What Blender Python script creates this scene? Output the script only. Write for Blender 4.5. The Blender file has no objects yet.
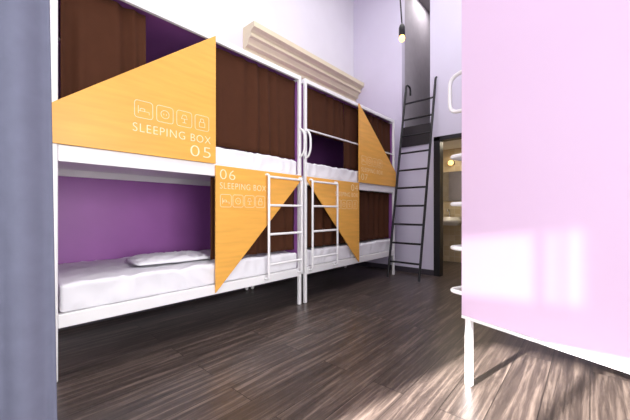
import bpy, bmesh, math, random
from mathutils import Vector, Matrix, noise
random.seed(4)
C = bpy.context.scene.collection

# ---------------------------------------------------------------- materials
def srgb(r, g, b):
    f = lambda c: (c/255/12.92) if c/255 <= 0.04045 else ((c/255+0.055)/1.055)**2.4
    return (f(r), f(g), f(b), 1)

def mat(name, col, rough=0.5, metal=0.0, var=0.06, scale=8, bump=0.0, stretch=(1, 1, 1), emit=0, spec=0.5):
    m = bpy.data.materials.new(name); m.use_nodes = True
    nt = m.node_tree; N = nt.nodes; L = nt.links
    b = N["Principled BSDF"]
    b.inputs["Roughness"].default_value = rough
    b.inputs["Metallic"].default_value = metal
    b.inputs["Specular IOR Level"].default_value = spec
    tc = N.new("ShaderNodeTexCoord"); mp = N.new("ShaderNodeMapping")
    mp.inputs["Scale"].default_value = stretch
    nz = N.new("ShaderNodeTexNoise"); nz.inputs["Scale"].default_value = scale
    nz.inputs["Detail"].default_value = 6
    cr = N.new("ShaderNodeValToRGB")
    lo = [c*(1-var) for c in col[:3]]+[1]; hi = [min(1, c*(1+var)) for c in col[:3]]+[1]
    cr.color_ramp.elements[0].color = lo; cr.color_ramp.elements[0].position = .3
    cr.color_ramp.elements[1].color = hi; cr.color_ramp.elements[1].position = .7
    L.new(tc.outputs["Object"], mp.inputs[0]); L.new(mp.outputs[0], nz.inputs["Vector"])
    L.new(nz.outputs["Fac"], cr.inputs[0]); L.new(cr.outputs[0], b.inputs["Base Color"])
    if bump:
        bp = N.new("ShaderNodeBump"); bp.inputs["Strength"].default_value = bump; bp.inputs["Distance"].default_value = .01
        L.new(nz.outputs["Fac"], bp.inputs["Height"]); L.new(bp.outputs[0], b.inputs["Normal"])
    if emit:
        b.inputs["Emission Color"].default_value = col; b.inputs["Emission Strength"].default_value = emit
    return m

M_wall = mat("lavender_paint", srgb(210, 205, 223), .7, var=.02, scale=3)
M_wallside = mat("pale_lavender_paint", srgb(226, 223, 231), .7, var=.02, scale=3)
M_ceil = mat("ceiling_white", srgb(236, 235, 238), .8, var=.01)
M_cornice = mat("cornice_plaster", srgb(220, 210, 180), .6, var=.03, scale=6)
M_white = mat("white_powder_coat", srgb(238, 237, 238), .3, var=.01)
M_sheet = mat("white_sheet", srgb(232, 231, 236), .85, var=.02, scale=5, bump=.3)
M_purple = mat("purple_laminate", srgb(156, 94, 166), .45, var=.05, scale=4)
M_yellow = mat("amber_plywood", srgb(234, 172, 78), .4, var=.08, scale=5, stretch=(1, .6, 6))
M_brown = mat("brown_fabric", srgb(72, 42, 27), .9, var=.05, scale=14, bump=.05, spec=.15)
M_black = mat("black_metal", srgb(14, 13, 18), .4, var=.05)
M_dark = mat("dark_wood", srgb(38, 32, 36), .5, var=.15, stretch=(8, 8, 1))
M_lilac = mat("lilac_laminate", srgb(222, 196, 223), .35, var=.015, scale=2)
M_slate = mat("slate_blue_fabric", srgb(98, 100, 117), .95, var=.05, scale=20, bump=.15, spec=.1)
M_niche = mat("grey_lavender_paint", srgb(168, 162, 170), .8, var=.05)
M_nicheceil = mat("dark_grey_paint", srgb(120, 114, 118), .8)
M_letter = mat("white_print", srgb(250, 228, 188), .5, var=.01)
M_bulb = mat("warm_bulb", srgb(255, 190, 110), .3, emit=4)
M_glow = mat("warm_lamp_glass", srgb(255, 204, 130), .3, emit=2)
M_glass = mat("mirror_glass", srgb(190, 192, 196), .08, metal=1)
M_ceramic = mat("white_ceramic", srgb(220, 215, 206), .2)
M_base = mat("dark_baseboard_paint", srgb(58, 52, 60), .5)

def sheer_mat():
    m = bpy.data.materials.new("sun_dimming_fabric"); m.use_nodes = True
    nt = m.node_tree; N = nt.nodes; L = nt.links
    for x in list(N): N.remove(x)
    out = N.new("ShaderNodeOutputMaterial"); mx = N.new("ShaderNodeMixShader"); mx.inputs[0].default_value = .96
    t = N.new("ShaderNodeBsdfTransparent"); t.inputs[0].default_value = (1, 1, 1, 1)
    d = N.new("ShaderNodeBsdfDiffuse"); tc = N.new("ShaderNodeTexCoord")
    nz = N.new("ShaderNodeTexNoise"); nz.inputs["Scale"].default_value = 60
    cr = N.new("ShaderNodeValToRGB"); cr.color_ramp.elements[0].color = (.7, .68, .66, 1); cr.color_ramp.elements[1].color = (.9, .88, .86, 1)
    L.new(tc.outputs["Object"], nz.inputs["Vector"]); L.new(nz.outputs["Fac"], cr.inputs[0]); L.new(cr.outputs[0], d.inputs[0])
    L.new(t.outputs[0], mx.inputs[1]); L.new(d.outputs[0], mx.inputs[2]); L.new(mx.outputs[0], out.inputs[0])
    return m
M_sheer = sheer_mat()

def tile_mat():
    m = bpy.data.materials.new("beige_mosaic_tile"); m.use_nodes = True
    nt = m.node_tree; N = nt.nodes; L = nt.links; b = N["Principled BSDF"]
    g = N.new("ShaderNodeNewGeometry"); s = N.new("ShaderNodeSeparateXYZ"); c = N.new("ShaderNodeCombineXYZ")
    a = N.new("ShaderNodeMath"); a.operation = 'ADD'
    br = N.new("ShaderNodeTexBrick"); br.offset = 0
    br.inputs["Scale"].default_value = 1; br.inputs["Brick Width"].default_value = .1; br.inputs["Row Height"].default_value = .1
    br.inputs["Mortar Size"].default_value = .003
    br.inputs["Color1"].default_value = srgb(208, 194, 166); br.inputs["Color2"].default_value = srgb(190, 172, 140)
    br.inputs["Mortar"].default_value = srgb(206, 198, 182)
    L.new(g.outputs["Position"], s.inputs[0]); L.new(s.outputs[0], a.inputs[0]); L.new(s.outputs[1], a.inputs[1])
    L.new(a.outputs[0], c.inputs[0]); L.new(s.outputs[2], c.inputs[1]); L.new(c.outputs[0], br.inputs[0])
    L.new(br.outputs[0], b.inputs["Base Color"]); b.inputs["Roughness"].default_value = .3
    return m
M_tile = tile_mat()

def floor_mat():
    m = bpy.data.materials.new("dark_wood_planks"); m.use_nodes = True
    nt = m.node_tree; N = nt.nodes; L = nt.links; b = N["Principled BSDF"]
    g = N.new("ShaderNodeNewGeometry"); s = N.new("ShaderNodeSeparateXYZ"); c = N.new("ShaderNodeCombineXYZ")
    L.new(g.outputs["Position"], s.inputs[0]); L.new(s.outputs[1], c.inputs[0]); L.new(s.outputs[0], c.inputs[1])
    br = N.new("ShaderNodeTexBrick"); br.offset = .37
    br.inputs["Scale"].default_value = 1; br.inputs["Brick Width"].default_value = 1.5; br.inputs["Row Height"].default_value = .18
    br.inputs["Mortar Size"].default_value = .002; br.inputs["Mortar Smooth"].default_value = 0
    br.inputs["Color1"].default_value = (.74, .74, .74, 1); br.inputs["Color2"].default_value = (1, 1, 1, 1)
    br.inputs["Mortar"].default_value = (.18, .18, .18, 1)
    L.new(c.outputs[0], br.inputs[0])
    ad = N.new("ShaderNodeVectorMath"); ad.operation = 'ADD'
    sc = N.new("ShaderNodeVectorMath"); sc.operation = 'SCALE'; sc.inputs["Scale"].default_value = 9
    L.new(br.outputs["Color"], sc.inputs[0]); L.new(sc.outputs[0], ad.inputs[0]); L.new(c.outputs[0], ad.inputs[1])
    mp = N.new("ShaderNodeMapping"); mp.inputs["Scale"].default_value = (.75, 14, 1)
    L.new(ad.outputs[0], mp.inputs[0])
    nz = N.new("ShaderNodeTexNoise"); nz.inputs["Scale"].default_value = 2.4; nz.inputs["Detail"].default_value = 10
    nz.inputs["Roughness"].default_value = .7; nz.inputs["Distortion"].default_value = .45
    L.new(mp.outputs[0], nz.inputs["Vector"])
    cr = N.new("ShaderNodeValToRGB"); e = cr.color_ramp.elements
    e[0].position = .30; e[0].color = srgb(40, 33, 31)
    e[1].position = .72; e[1].color = srgb(132, 116, 106)
    k = e.new(.5); k.color = srgb(74, 63, 58)
    L.new(nz.outputs["Fac"], cr.inputs[0])
    mx = N.new("ShaderNodeMix"); mx.data_type = 'RGBA'; mx.blend_type = 'MULTIPLY'; mx.inputs[0].default_value = 1
    L.new(cr.outputs[0], mx.inputs[6]); L.new(br.outputs[0], mx.inputs[7]); L.new(mx.outputs[2], b.inputs["Base Color"])
    b.inputs["Roughness"].default_value = .34
    bp = N.new("ShaderNodeBump"); bp.inputs["Strength"].default_value = .18; bp.inputs["Distance"].default_value = .003
    L.new(nz.outputs["Fac"], bp.inputs["Height"]); L.new(bp.outputs[0], b.inputs["Normal"])
    return m
M_floor = floor_mat()

# ---------------------------------------------------------------- helpers
def link(o, parent=None):
    C.objects.link(o)
    if parent: o.parent = parent
    return o

def mesh_obj(name, bm, m, parent=None, smooth=False):
    me = bpy.data.meshes.new(name); bm.to_mesh(me); bm.free()
    me.materials.append(m)
    if smooth:
        for p in me.polygons: p.use_smooth = True
    return link(bpy.data.objects.new(name, me), parent)

def add_box(bm, lo, hi):
    c = [(a+b)/2 for a, b in zip(lo, hi)]; s = [abs(b-a) for a, b in zip(lo, hi)]
    return bmesh.ops.create_cube(bm, size=1, matrix=Matrix.Translation(c) @ Matrix.Diagonal((*s, 1)))["verts"]

def box(name, lo, hi, m, parent=None, bevel=0.0):
    bm = bmesh.new(); add_box(bm, lo, hi)
    if bevel:
        bmesh.ops.bevel(bm, geom=bm.edges[:], offset=bevel, segments=2, affect='EDGES', profile=.5)
    return mesh_obj(name, bm, m, parent)

def boxes(name, lst, m, parent=None):
    bm = bmesh.new()
    for lo, hi in lst: add_box(bm, lo, hi)
    return mesh_obj(name, bm, m, parent)

def fillet(pts, r, n=5):
    pts = [Vector(p) for p in pts]; out = [pts[0]]
    for i in range(1, len(pts)-1):
        a, b, c = pts[i-1], pts[i], pts[i+1]
        d1 = (a-b); d2 = (c-b); rr = min(r, d1.length*.49, d2.length*.49)
        p1 = b+d1.normalized()*rr; p2 = b+d2.normalized()*rr
        for k in range(n+1):
            t = k/n; out.append((1-t)**2*p1+2*t*(1-t)*b+t*t*p2)
    out.append(pts[-1]); return out

def tube_mesh(name, lines, r, res=4, cyclic=False):
    cu = bpy.data.curves.new(name, 'CURVE'); cu.dimensions = '3D'; cu.bevel_depth = r; cu.bevel_resolution = res
    cu.use_fill_caps = True
    for pts in lines:
        sp = cu.splines.new('POLY'); sp.points.add(len(pts)-1)
        for i, p in enumerate(pts): sp.points[i].co = (*p, 1)
        sp.use_cyclic_u = cyclic
    o = bpy.data.objects.new(name, cu); C.objects.link(o)
    bpy.context.view_layer.update()
    me = bpy.data.meshes.new_from_object(o.evaluated_get(bpy.context.evaluated_depsgraph_get()))
    bpy.data.objects.remove(o); bpy.data.curves.remove(cu); me.name = name
    return me

def tube(name, pts, r, m, parent=None, fil=0.0, res=4):
    if fil: pts = fillet(pts, fil)
    me = tube_mesh(name, [pts], r, res); me.materials.clear(); me.materials.append(m)
    for p in me.polygons: p.use_smooth = True
    return link(bpy.data.objects.new(name, me), parent)

def empty(name, loc, rot=0, label="", cat=""):
    o = bpy.data.objects.new(name, None); o.location = loc; o.rotation_euler = (0, 0, rot); o.empty_display_size = .1
    C.objects.link(o); tag(o, label, cat); return o

def tag(o, label, cat, group=None):
    o["label"] = label; o["category"] = cat
    if group: o["group"] = group
    return o

def struct(o):
    o["kind"] = "structure"; return o

def text_mesh(txt, y0, y1, z0, z1, x):
    cu = bpy.data.curves.new("lettering", 'FONT'); cu.body = txt
    cu.extrude = .02; cu.offset = -.013 if len(txt) > 4 else -.016
    cu.resolution_u = 6; cu.space_character = 1.12
    o = bpy.data.objects.new("lettering", cu); C.objects.link(o); bpy.context.view_layer.update()
    me = bpy.data.meshes.new_from_object(o.evaluated_get(bpy.context.evaluated_depsgraph_get()))
    bpy.data.objects.remove(o)
    xs = [v.co.x for v in me.vertices]; ys = [v.co.y for v in me.vertices]
    ax, bx, ay, by = min(xs), max(xs), min(ys), max(ys)
    for v in me.vertices:
        u = (v.co.x-ax)/(bx-ax); w = (v.co.y-ay)/(by-ay); d = v.co.z
        v.co = Vector((x+d*.02, y0+u*(y1-y0), z0+w*(z1-z0)))
    return me

def text_obj(items, x, parent):
    bm = bmesh.new()
    for it in items:
        me = text_mesh(*it, x); bm.from_mesh(me); bpy.data.meshes.remove(me)
    for f in bm.faces: f.material_index = 0
    return mesh_obj("lettering", bm, M_letter, parent)

def icon(kind, y, z, s, x, parent):
    P = lambda a, b: (x, y+a*s, z+b*s)
    def rr(a0, b0, a1, b1, r=.18):
        pts = fillet([P((a0+a1)/2, b0), P(a1, b0), P(a1, b1), P(a0, b1), P(a0, b0), P((a0+a1)/2, b0)], r*s, 4); return pts
    lines = [rr(0, 0, 1, 1)]
    if kind == 0:
        lines += [[P(.2, .7), P(.2, .25)], [P(.2, .4), P(.8, .4), P(.8, .25)], fillet([P(.3, .4), P(.3, .55), P(.55, .55), P(.55, .4)], .05*s)]
    elif kind == 1:
        lines += [[P(.5+.25*math.cos(t*math.pi/8), .5+.25*math.sin(t*math.pi/8)) for t in range(17)], [P(.42, .45), P(.42, .55)], [P(.58, .45), P(.58, .55)]]
    elif kind == 2:
        lines += [[P(.3, .5), P(.7, .5), P(.6, .75), P(.4, .75), P(.3, .5)], [P(.5, .5), P(.5, .25)], [P(.38, .25), P(.62, .25)]]
    else:
        lines += [rr(.3, .22, .7, .55, .04), fillet([P(.38, .55), P(.38, .78), P(.62, .78), P(.62, .55)], .1*s)]
    me = tube_mesh("icon", lines, .002, 1); me.materials.clear(); me.materials.append(M_letter)
    for v in me.vertices: v.co.x = x+(v.co.x-x)*.3
    return link(bpy.data.objects.new("icon", me), parent)

# ---------------------------------------------------------------- room
CH = 4.75
XL, XR, YB, YE = -3.16, 2.3, -1.1, 4.6
struct(box("floor", (XL-.1, YB-.1, -.1), (XR+.1, YE+2.0, 0), M_floor))
struct(box("ceiling", (XL-.1, YB-.1, CH), (XR+.1, YE+.1, CH+.1), M_ceil))
struct(box("wall_left", (XL-.1, YB-.1, 0), (XL, YE+.1, CH), M_wallside))
rw0, rw1, rz0, rz1 = -.85, 1.25, .5, 2.9  # opening added in the right wall for the side fill light
struct(boxes("wall_right", [((XR, YB-.1, 0), (XR+.1, rw0, CH)), ((XR, rw1, 0), (XR+.1, YE+.1, CH)),
                            ((XR, rw0, 0), (XR+.1, rw1, rz0)), ((XR, rw0, rz1), (XR+.1, rw1, CH))], M_wall))
struct(boxes("fill_window", [((XR+.03, rw0, rz0), (XR+.08, rw0+.05, rz1)), ((XR+.03, rw1-.05, rz0), (XR+.08, rw1, rz1)),
                          ((XR+.03, rw0, rz0), (XR+.08, rw1, rz0+.05)), ((XR+.03, rw0, rz1-.05), (XR+.08, rw1, rz1)),
                          ((XR+.03, .175, rz0), (XR+.08, .225, rz1))], M_white))  # unseen window frame, added to go with the side fill light
wx0, wx1, wz0, wz1 = -1.40, -.36, .45, 2.10
struct(boxes("wall_back", [((XL, YB-.1, 0), (wx0, YB, CH)), ((wx1, YB-.1, 0), (XR, YB, CH)),
                           ((wx0, YB-.1, 0), (wx1, YB, wz0)), ((wx0, YB-.1, wz1), (wx1, YB, CH))], M_wall))
wm = -.80
struct(boxes("window_1", [((wx0, YB-.08, wz0), (wx0+.04, YB-.03, wz1)), ((wx1-.04, YB-.08, wz0), (wx1, YB-.03, wz1)),
                          ((wx1-.28, YB-.08, 1.6), (wx1, YB-.03, wz1)),
                          ((wx0, YB-.08, wz0), (wx1, YB-.03, wz0+.05)), ((wx0, YB-.08, wz1-.03), (wx1, YB-.03, wz1)),
                          ((wx0, YB-.08, 1.57), (wx1, YB-.03, 1.75)),
                          ((wm+.07, YB-.08, 1.6), (wm+.09, YB-.03, wz1)),
                          ((wm-.02, YB-.08, wz0), (wm+.02, YB-.03, wz1))], M_white))
bm = bmesh.new()
vv = [bm.verts.new(p) for p in ((wx0, YB-.015, 1.66), (wx1, YB-.015, 1.66), (wx1, YB-.015, wz1), (wx0, YB-.015, wz1))]
bm.faces.new(vv)
bl = mesh_obj("added_sun_blind", bm, M_sheer); tag(bl, "added unseen blind that dims the sun through the upper window sash", "blind")  # added out of view to weaken the sun on the lilac panel
bm = bmesh.new(); rows = []
for j in range(13):
    v = j/12; z = 1.66+v*.62; wd = .04+.55*max(0, v-.15)**1.1
    rows.append([bm.verts.new((wx0-.04+wd*i/16, YB+.03+.012*math.sin(i*1.6), z)) for i in range(17)])
for a, b in zip(rows, rows[1:]):
    for i in range(16): bm.faces.new((a[i], a[i+1], b[i+1], b[i]))
dr = mesh_obj("added_sun_drape", bm, M_slate, smooth=True); tag(dr, "added unseen slate drape that cuts the sun patch on a diagonal", "curtain")  # added out of view to give the sun patch a slanted edge
NX0, NX1, NZ = -2.235, -1.785, 2.25
DX0, DX1, DZ = -1.69, -.85, 2.04
struct(boxes("wall_far", [((XL, YE, 0), (NX0, YE+.1, CH)), ((NX0, YE, 0), (NX1, YE+.1, NZ)),
                          ((NX1, YE, 0), (DX0, YE+.1, CH)), ((DX0, YE, DZ), (DX1, YE+.1, CH)), ((DX1, YE, 0), (XR, YE+.1, CH))], M_wall))
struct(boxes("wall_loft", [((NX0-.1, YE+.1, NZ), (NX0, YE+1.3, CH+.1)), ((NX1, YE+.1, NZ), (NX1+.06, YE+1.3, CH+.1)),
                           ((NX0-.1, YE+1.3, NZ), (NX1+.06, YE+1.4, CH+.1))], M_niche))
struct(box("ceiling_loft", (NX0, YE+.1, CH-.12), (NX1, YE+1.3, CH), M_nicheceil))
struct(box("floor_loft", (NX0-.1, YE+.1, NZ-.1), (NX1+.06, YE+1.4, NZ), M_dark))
struct(box("trim_1", (NX0+.0, YE-.02, 1.96), (NX1+.01, YE-.001, NZ+.02), M_dark, bevel=.004))
BL, BR, BY = -2.45, DX1+.4, YE+1.5
struct(boxes("wall_bathroom", [((BL, BY, 0), (BR, BY+.1, 2.13)), ((BL-.1, YE+.1, 0), (BL, BY+.1, 2.13)),
                               ((BR, YE+.1, 0), (BR+.1, BY+.1, 2.13))], M_tile))
struct(box("ceiling_bathroom", (BL-.1, YE+.1, 2.131), (BR+.1, BY+.1, 2.149), M_ceil))
struct(boxes("door_1", [((DX0-.03, YE-.03, 0), (DX0+.06, YE+.1, DZ)), ((DX1-.06, YE-.03, 0), (DX1, YE+.1, DZ)),
                        ((DX0-.03, YE-.03, DZ-.06), (DX1, YE+.1, DZ))], M_black))
struct(boxes("baseboard_far", [((XL, YE-.015, 0), (DX0-.032, YE, .08)), ((DX1+.002, YE-.015, 0), (XR, YE, .08))], M_base))
struct(box("baseboard_left", (XL, YB, 0), (XL+.015, YE-.02, .08), M_base))
prof = [(0, 2.84), (.03, 2.84), (.035, 2.87), (.055, 2.875), (.06, 2.90), (.045, 2.905), (.05, 2.93), (.10, 2.95), (.105, 2.965), (.09, 2.97), (.12, 3.02), (.16, 3.03), (.16, 3.065), (.14, 3.07), (.17, 3.10), (.21, 3.115), (.22, 3.12), (.22, 3.18), (0, 3.18)]
bm = bmesh.new()
y0, y1 = 2.24, YE-.002
A = [bm.verts.new((XL+.001+p[0], y0, p[1])) for p in prof]; B = [bm.verts.new((XL+.001+p[0], y1, p[1])) for p in prof]
n = len(prof)
for i in range(n): bm.faces.new((A[i], A[(i+1) % n], B[(i+1) % n], B[i]))
bm.faces.new(A); bm.faces.new(B[::-1]); bmesh.ops.recalc_face_normals(bm, faces=bm.faces[:])
struct(mesh_obj("trim_2", bm, M_cornice))

# ---------------------------------------------------------------- curtains / mattresses
def curtain(name, loc, rot, width, z0, z1, folds, amp, m, label, phase=0, cat="curtain", group=None, flare=0.0):
    bm = bmesh.new(); nu, nv = folds*16, 16; V = []
    for j in range(nv+1):
        v = j/nv; row = []
        for i in range(nu+1):
            u = i/nu
            ph = u*folds*2*math.pi+phase+1.3*math.sin(u*6+phase)+.7*math.sin(2.2*v+u*5+phase)
            a = amp*(.55+.45*math.sin(u*9+2*phase+v))*(.7+.3*(1-v))
            nz = .006*noise.noise(Vector((u*6+phase, v*3, 2)))
            row.append(bm.verts.new((math.sin(ph)*a+nz, u*width-flare*(1-v)*(1-u)+.2*a*math.cos(ph)*(0 if i in (0, nu) else 1), z0+(z1-z0)*v)))
        V.append(row)
    for j in range(nv):
        for i in range(nu): bm.faces.new((V[j][i], V[j][i+1], V[j+1][i+1], V[j+1][i]))
    o = mesh_obj(name, bm, m, smooth=True); o.location = loc; o.rotation_euler = (0, 0, rot)
    s = o.modifiers.new("thick", 'SOLIDIFY'); s.thickness = .003
    tag(o, label, cat, group); return o

def soft_slab(name, w, l, h, m, seed=0, amp=.006, rad=.03, cuts=(12, 26, 4)):
    bm = bmesh.new(); nx, ny, nz = cuts
    vs = {}
    def key(i, j, k):
        if (i, j, k) not in vs:
            p = Vector((w*i/nx, l*j/ny, h*k/nz))
            q = Vector((min(max(p.x, rad), w-rad), min(max(p.y, rad), l-rad), min(max(p.z, rad), h-rad)))
            d = p-q
            if d.length > 0: p = q+d.normalized()*min(rad, d.length)
            r = lambda s: 1-2*abs(noise.noise(s))
            nn = .4*noise.noise(Vector((p.x*5+seed, p.y*4, p.z*5)))+.5*r(Vector((p.x*6+p.y*5, p.y*10+seed, p.z*4)))
            if k > 0: p += Vector((0, 0, amp*nn*(k/nz)))
            if i == nx: p.x += amp*.9*(r(Vector((seed, p.y*8, p.z*6)))-.8)
            vs[(i, j, k)] = bm.verts.new(p)
        return vs[(i, j, k)]
    for i in range(nx):
        for j in range(ny):
            bm.faces.new((key(i, j, 0), key(i, j+1, 0), key(i+1, j+1, 0), key(i+1, j, 0)))
            bm.faces.new((key(i, j, nz), key(i+1, j, nz), key(i+1, j+1, nz), key(i, j+1, nz)))
    for i in range(nx):
        for k in range(nz):
            bm.faces.new((key(i, 0, k), key(i+1, 0, k), key(i+1, 0, k+1), key(i, 0, k+1)))
            bm.faces.new((key(i, ny, k), key(i, ny, k+1), key(i+1, ny, k+1), key(i+1, ny, k)))
    for j in range(ny):
        for k in range(nz):
            bm.faces.new((key(0, j, k), key(0, j, k+1), key(0, j+1, k+1), key(0, j+1, k)))
            bm.faces.new((key(nx, j, k), key(nx, j+1, k), key(nx, j+1, k+1), key(nx, j, k+1)))
    return mesh_obj(name, bm, m, smooth=True)

# ---------------------------------------------------------------- bunk beds
L, W, H = 1.96, .92, 2.32
Z_R0, Z_R1, Z_D0, Z_D1 = .295, .37, 1.222, 1.315
PW = .034
MID = .985

def polypanel(name, pts, x0, x1, m, parent):
    bm = bmesh.new()
    a = [bm.verts.new((x0, y, z)) for y, z in pts]; b = [bm.verts.new((x1, y, z)) for y, z in pts]
    n = len(pts)
    bm.faces.new(a); bm.faces.new(b[::-1])
    for i in range(n): bm.faces.new((a[i], b[i], b[(i+1) % n], a[(i+1) % n]))
    bmesh.ops.recalc_face_normals(bm, faces=bm.faces[:])
    bmesh.ops.bevel(bm, geom=bm.edges[:], offset=.0015, segments=1, affect='EDGES')
    return mesh_obj(name, bm, m, parent)

def bunk(loc, rot, label, mirror=False, panels=True, panelnum=("05", "06"), endmat=None, steps=False, lift=0.0):
    e = empty("bunk_bed", loc, rot, label, "bunk bed")
    R0, R1 = Z_R0+lift, Z_R1+lift
    Y = (lambda y: L-y) if mirror else (lambda y: y)
    for (x, y) in ((-PW, 0), (-PW, L-PW), (-W, 0), (-W, L-PW)):
        box("post", (x, y, 0), (x+PW, y+PW, H), M_white, e, .008)
    for x in (-PW+.003, -W+.003):
        box("side_rail", (x, PW, R0), (x+PW-.006, L-PW, R1), M_white, e, .004)
        box("deck_rail", (x, PW, Z_D0), (x+PW-.006, L-PW, Z_D1), M_white, e, .004)
        box("top_rail", (x, PW, H-.045), (x+PW-.006, L-PW, H-.003), M_white, e, .004)
    for y in (.003, L-PW+.003):
        for z0, z1 in ((R0, R1), (Z_D0, Z_D1), (H-.045, H-.003)):
            box("cross_rail", (-W+PW, y, z0), (-PW, y+PW-.006, z1), M_white, e, .004)
    box("lower_deck", (-W+PW, PW, R1-.03), (-PW, L-PW, R1-.001), M_white, e)
    box("upper_deck", (-W+PW, PW, Z_D1-.04), (-PW, L-PW, Z_D1-.001), M_white, e)
    box("back_panel", (-W-.014, 0, R0), (-W-.001, L, H), M_purple, e)
    inner = M_purple if endmat is None else endmat
    box("roof_panel", (-W+PW, PW, H-.03), (-PW, L-PW, H-.014), inner, e)
    if endmat is None:
        for y in (.012, L-.024):
            box("end_panel", (-W+PW, y, R1+.003), (-PW, y+.012, Z_D0-.003), M_purple, e)
            box("end_panel", (-W+PW, y, Z_D1+.003), (-PW, y+.012, H-.053), M_purple, e)
    else:
        fr = box("end_panel", (-W-.01, L+.001, R0+.014), (.004, L+.019, H+.02), endmat, e, .002)
        fr["label"] = "large lilac laminate panel"
        box("panel_trim", (-W-.01, L+.0, R0-.003), (.004, L+.021, R0+.013), M_white, e, .002)
        box("end_panel", (-W+PW, .012, R1+.003), (-PW, .024, H-.053), endmat, e)
    if mirror:
        tube("guard_bar", [(-.017, PW-.002, 1.80), (-.017, L-PW+.002, 1.80)], .009, M_white, e)
    if panels:
        up = polypanel("privacy_panel", [(Y(0.0), 1.315), (Y(MID), 1.315), (Y(MID), H-.01), (Y(0.0), 1.53)], .002, .017, M_yellow, e)
        up["label"] = "upper amber plywood panel cut on a diagonal, white print"
        lp = polypanel("privacy_panel", [(Y(MID), 1.305), (Y(1.94), 1.305), (Y(1.94), 1.262), (Y(MID), .31)], .002, .017, M_yellow, e)
        lp["label"] = "lower amber plywood triangle panel, white print"
        X = .0178
        if not mirror:
            u0, u1, n0, n1 = .40, .94, .78, .94
            l0, l1, m0, m1 = 1.02, 1.48, 1.02, 1.16
        else:
            u0, u1, n0, n1 = 1.02, 1.56, 1.02, 1.17
            l0, l1, m0, m1 = .48, .94, .80, .94
        text_obj([("SLEEPING BOX", u0, u1, 1.458, 1.512), (panelnum[0], n0, n1, 1.35, 1.43)], X, up)
        for i in range(4): icon(i, u0+.01+i*(u1-u0)/4, 1.55, .11, X, up)
        text_obj([(panelnum[1], m0, m1, 1.20, 1.278), ("SLEEPING BOX", l0, l1, 1.125, 1.174)], X, lp)
        for i in range(4): icon(i, l0+.003+i*(l1-l0)/4, .98, .10, X, lp)
    if not steps:
        lad = bpy.data.objects.new("ladder", None); C.objects.link(lad); lad.parent = e
        ya, yb = Y(1.485), Y(1.905)
        for yy in (ya, yb):
            tube("ladder_rail", [(.0, yy, 1.275), (.055, yy, 1.275), (.055, yy, .34), (.0, yy, .34)], .0115, M_white, lad, .03)
        for z in (1.255, 1.0, .74, .47):
            tube("rung", [(.055, min(ya, yb), z), (.055, max(ya, yb), z)], .011, M_white, lad)
        yy = Y(L-.018)
        tube("grab_handle", [(.0, yy, 1.50), (.035, yy, 1.52), (.06, yy, 1.58), (.06, yy, 1.70), (.035, yy, 1.76), (0, yy, 1.78)], .012, M_white, e, .03)
    else:
        lad = bpy.data.objects.new("ladder", None); C.objects.link(lad); lad.parent = e
        ya, yb = L-.018, L-.42
        box("ladder_post", (-PW+.004, yb-.015, R1), (-.004, yb+.015, H-.05), M_white, lad, .003)
        for z in (1.255, .985, .735, .49):
            tube("rung", [(-.002, ya, z), (.11, ya, z), (.11, yb, z), (-.002, yb, z)], .012, M_white, lad, .05)
        tube("grab_handle", [(0, ya, 1.50), (.105, ya, 1.51), (.105, ya, 1.71), (0, ya, 1.72)], .011, M_white, e, .07)
    return e

BX = -2.19
Y1, Y2 = .305, 2.315
bunk((BX, Y1, 0), 0, "white metal two-tier bunk with amber diagonal panels marked 05 and 06", panelnum=("05", "06"))
bunk((BX, Y2, 0), 0, "white metal two-tier bunk beside the black ladder, panels mirrored", mirror=True, panelnum=("07", "04"))
ang = math.atan2(.337, -.942)
cx, cy = -.511, 1.799
ox, oy = cx+L*.337, cy+L*.942
LIFT = .075
bunk((ox, oy, 0), ang, "white-framed bunk with a large lilac end panel", panels=False, endmat=M_lilac, steps=True, lift=LIFT)

def mattress(loc, rot, h, label, seed, rad=.03):
    o = soft_slab("mattress", W-.03, L-2*PW-.02, h, M_sheet, seed, .018, rad, (44, 100, 10)); o.location = loc; o.rotation_euler = (0, 0, rot)
    tag(o, label, "mattress"); return o
for k, yb in enumerate((Y1, Y2)):
    mattress((BX-W+.012, yb+PW+.01, Z_R1+.001), 0, .16, "mattress with white fitted sheet on the lower bunk", k, .018)
    mattress((BX-W+.012, yb+PW+.01, Z_D1+.001), 0, .14, "mattress with white sheet on the upper bunk", k+5, .018)
R3 = Matrix.Translation((ox, oy, 0)) @ Matrix.Rotation(ang, 4, 'Z')
for z, h in ((Z_R1+LIFT+.001, .18), (Z_D1+.001, .14)):
    p = R3 @ Vector((-W+.015, PW+.01, z)); mattress(p, ang, h, "white mattress on the bunk with lilac end panel", z)

XC = BX-.06
GB = "brown bunk curtains"
curtain("bunk_curtain", (XC, Y1+.05, 0), 0, .455, 1.475, H-.052, 4, .02, M_brown, "brown fabric curtain gathered at the end of an upper bunk", .3, group=GB)
curtain("bunk_curtain", (XC, Y1+.985, 0), 0, .935, 1.475, H-.052, 7, .02, M_brown, "brown fabric curtain drawn across half of an upper bunk", 1.3, group=GB)
curtain("bunk_curtain", (XC, Y1+.985, 0), 0, .935, .56, Z_D0-.003, 7, .02, M_brown, "brown fabric curtain behind the lower amber triangle panel marked 06", 2.1, group=GB)
curtain("bunk_curtain", (XC, Y2+.74, 0), 0, 1.18, 1.475, H-.052, 8, .02, M_brown, "brown fabric curtain behind the upper amber panel near the black ladder", .9, group=GB)
curtain("bunk_curtain", (XC, Y2+.04, 0), 0, .70, 1.79, H-.052, 5, .015, M_brown, "short brown fabric curtain tucked up over an upper bunk opening", .5, group=GB)
curtain("bunk_curtain", (XC, Y2+.04, 0), 0, 1.86, .56, Z_D0-.003, 13, .02, M_brown, "brown fabric curtain closing the lower bunk near the black ladder", 2.7, group=GB)

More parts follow.
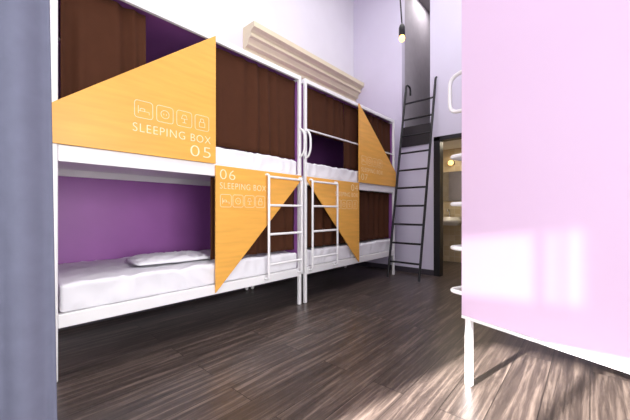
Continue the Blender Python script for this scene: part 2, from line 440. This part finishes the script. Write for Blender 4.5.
def pillow(loc, rot, label, hx=.2, hy=.3, th=.075, wr=.01):
    bm = bmesh.new(); bmesh.ops.create_grid(bm, x_segments=30, y_segments=40, size=1)
    for v in bm.verts:
        u, w = v.co.x, v.co.y
        f = max(0, (1-u**4)*(1-w**4))**.5
        cr = 1-2*abs(noise.noise(Vector((u*2.2+w, w*3.5, 1))))
        v.co = Vector((u*hx*(1-.06*w*w)+.012*noise.noise(Vector((w*2, 3, u))), w*hy*(1-.06*u*u), th*f+wr*cr*f))
    geom = bmesh.ops.duplicate(bm, geom=bm.verts[:]+bm.edges[:]+bm.faces[:])["geom"]
    for g in geom:
        if isinstance(g, bmesh.types.BMVert): g.co.z = -g.co.z*.3
    bmesh.ops.remove_doubles(bm, verts=bm.verts[:], dist=.0008)
    bmesh.ops.recalc_face_normals(bm, faces=bm.faces[:])
    o = mesh_obj("pillow", bm, M_sheet, smooth=True); o.location = loc; o.rotation_euler = (0, 0, rot); tag(o, label, "pillow"); return o
pillow((-2.56, 1.10, .560), -.12, "flat rumpled white pillow lying on the lower mattress", .20, .29, .028, .022)
pillow((BX-.5, Y2+.35, .574), 0, "white pillow on the lower bunk near the black ladder")

cur = curtain("long_curtain", (-1.186, .15, 0), math.radians(165), .62, .02, 2.42, 5, .018, M_slate,
              "full-length slate grey fabric curtain hanging from a rod", .0, flare=.036)
rod = tube("curtain_rod", [(-1.186+.02, .15+.04, 2.435), (-1.186-.19, .15-.64, 2.435), (-1.186-.19, YB+.001, 2.435)], .012, M_white)
rod.parent = cur; rod.matrix_parent_inverse = (Matrix.Translation(cur.location) @ cur.rotation_euler.to_matrix().to_4x4()).inverted()

# ---------------------------------------------------------------- black loft ladder
lad = empty("loft_ladder", (-1.92, 3.98, 0), 0, "tall black metal ladder leaning against the loft edge", "ladder")
topz, topy = 2.80, YE-.05-3.98
bx = .228
def lp(x, t): return Vector((x, topy*t, topz*t+.0))
for sx in (-bx, bx):
    tube("ladder_rail", [lp(sx, 0)+Vector((0, 0, .016)), lp(sx, .8), lp(sx, 1)], .017, M_black, lad)
    tube("hook", [lp(sx, 1), lp(sx, 1)+Vector((0, .02, .13)), lp(sx, 1)+Vector((0, .17, .13)), lp(sx, 1)+Vector((0, .17, .0))], .015, M_black, lad, .07)
for i in range(10):
    t = .085+i*.094
    tube("rung", [lp(-bx, t), lp(bx, t)], .014, M_black, lad)

# ---------------------------------------------------------------- pendant lamp
def lathe(name, prof, m, parent, n=24):
    bm = bmesh.new(); rings = []
    for r, z in prof: rings.append([bm.verts.new((r*math.cos(2*math.pi*i/n), r*math.sin(2*math.pi*i/n), z)) for i in range(n)])
    for a, b in zip(rings, rings[1:]):
        for i in range(n): bm.faces.new((a[i], a[(i+1) % n], b[(i+1) % n], b[i]))
    bm.faces.new(rings[0][::-1]); bm.faces.new(rings[-1])
    bmesh.ops.recalc_face_normals(bm, faces=bm.faces[:])
    return mesh_obj(name, bm, m, parent, smooth=True)
lx, ly = -1.36, 2.80
pl = empty("pendant_lamp", (lx, ly, 2.62), 0, "bare bulb in a black socket hanging on a cable", "lamp")
tube("cable", [(0, 0, .13), (-.025, -.02, .6), (-.03, -.02, 1.2), (0, 0, CH-2.62-.02)], .007, M_black, pl, .3)
bm = bmesh.new(); bmesh.ops.create_cone(bm, cap_ends=True, segments=24, radius1=.05, radius2=.045, depth=.03, matrix=Matrix.Translation((0, 0, CH-2.62-.016)))
mesh_obj("ceiling_rose", bm, M_black, pl)
lathe("socket", [(.026, .025), (.03, .03), (.03, .10), (.022, .125), (.008, .14)], M_black, pl)
lathe("bulb", [(.004, -.035), (.016, -.03), (.026, -.014), (.028, .0), (.024, .016), (.018, .03)], M_bulb, pl)

# ---------------------------------------------------------------- bathroom bits
wb = empty("washbasin", (-1.98, BY-.22, .82), 0, "white ceramic basin on the tiled bathroom wall", "sink")
bm = bmesh.new(); add_box(bm, (-.25, -.2, -.12), (.25, .215, .03))
bmesh.ops.bevel(bm, geom=bm.edges[:], offset=.04, segments=3, affect='EDGES'); mesh_obj("basin", bm, M_ceramic, wb, True)
tube("faucet", [(0, .17, .03), (0, .17, .16), (0, .06, .16), (0, .06, .12)], .012, M_glass, wb, .03)
mi = box("bathroom_mirror", (-2.2, BY-.025, 1.15), (-1.76, BY-.002, 1.70), M_glass, None, .004)
tag(mi, "rectangular mirror on the tiled bathroom wall", "mirror")
sc = empty("wall_lamp", (-1.95, BY-.002, 1.86), 0, "small warm glass lamp above the bathroom mirror", "lamp")
box("mount", (-.05, -.02, -.03), (.05, 0, .03), M_black, sc, .004)
bm = bmesh.new(); bmesh.ops.create_uvsphere(bm, u_segments=20, v_segments=12, radius=.05, matrix=Matrix.Translation((0, -.068, 0)))
mesh_obj("lamp_shade", bm, M_glow, sc, True)

# ---------------------------------------------------------------- lights
def area(name, loc, rot, sx, sy, power, col=(1, 1, 1)):
    l = bpy.data.lights.new(name, 'AREA'); l.shape = 'RECTANGLE'; l.size = sx; l.size_y = sy; l.energy = power; l.color = col
    o = bpy.data.objects.new(name, l); o.location = loc; o.rotation_euler = rot; C.objects.link(o); return o
area("daylight", (-.6, YB+.06, 1.5), (math.radians(90), 0, 0), 3.4, 2.4, 42, (1, .99, .96))
area("side_fill", (XR-.02, .2, 1.5), (0, math.radians(90), 0), 2.0, 2.0, 142, (1, .99, .96))  # fill light added to brighten the bunk interiors
area("ceiling_fill", (-.9, 2.2, CH-.03), (0, 0, 0), 2.6, 3.6, 96, (1, .985, .95))  # soft overhead fill, added without a fixture
area("bathroom_light", (-1.6, YE+.8, 2.12), (0, 0, 0), .5, .5, 11, (1, .88, .68))
area("loft_light", (-2.0, YE+.7, CH-.14), (0, 0, 0), .3, .5, 8, (1, .97, .95))
s = bpy.data.lights.new("sun", 'SUN'); s.energy = 52; s.angle = math.radians(1.3); s.color = (1, .975, .95)
so = bpy.data.objects.new("sun", s); C.objects.link(so)
so.rotation_euler = Vector((.22, .97, -.418)).to_track_quat('-Z', 'Y').to_euler()
w = bpy.data.worlds.new("world"); bpy.context.scene.world = w; w.use_nodes = True
w.node_tree.nodes["Background"].inputs[0].default_value = (.9, .94, 1, 1); w.node_tree.nodes["Background"].inputs[1].default_value = 1.0

# ---------------------------------------------------------------- camera
cam = bpy.data.cameras.new("camera"); cam.sensor_width = 36; cam.lens = 310/630*36; cam.shift_y = 2/630; cam.clip_start = .02
co = bpy.data.objects.new("camera", cam); C.objects.link(co)
co.location = (0, 0, .94); co.rotation_euler = (math.radians(90), 0, math.atan(275/310))
bpy.context.scene.camera = co
bpy.context.scene.view_settings.view_transform = 'Standard'
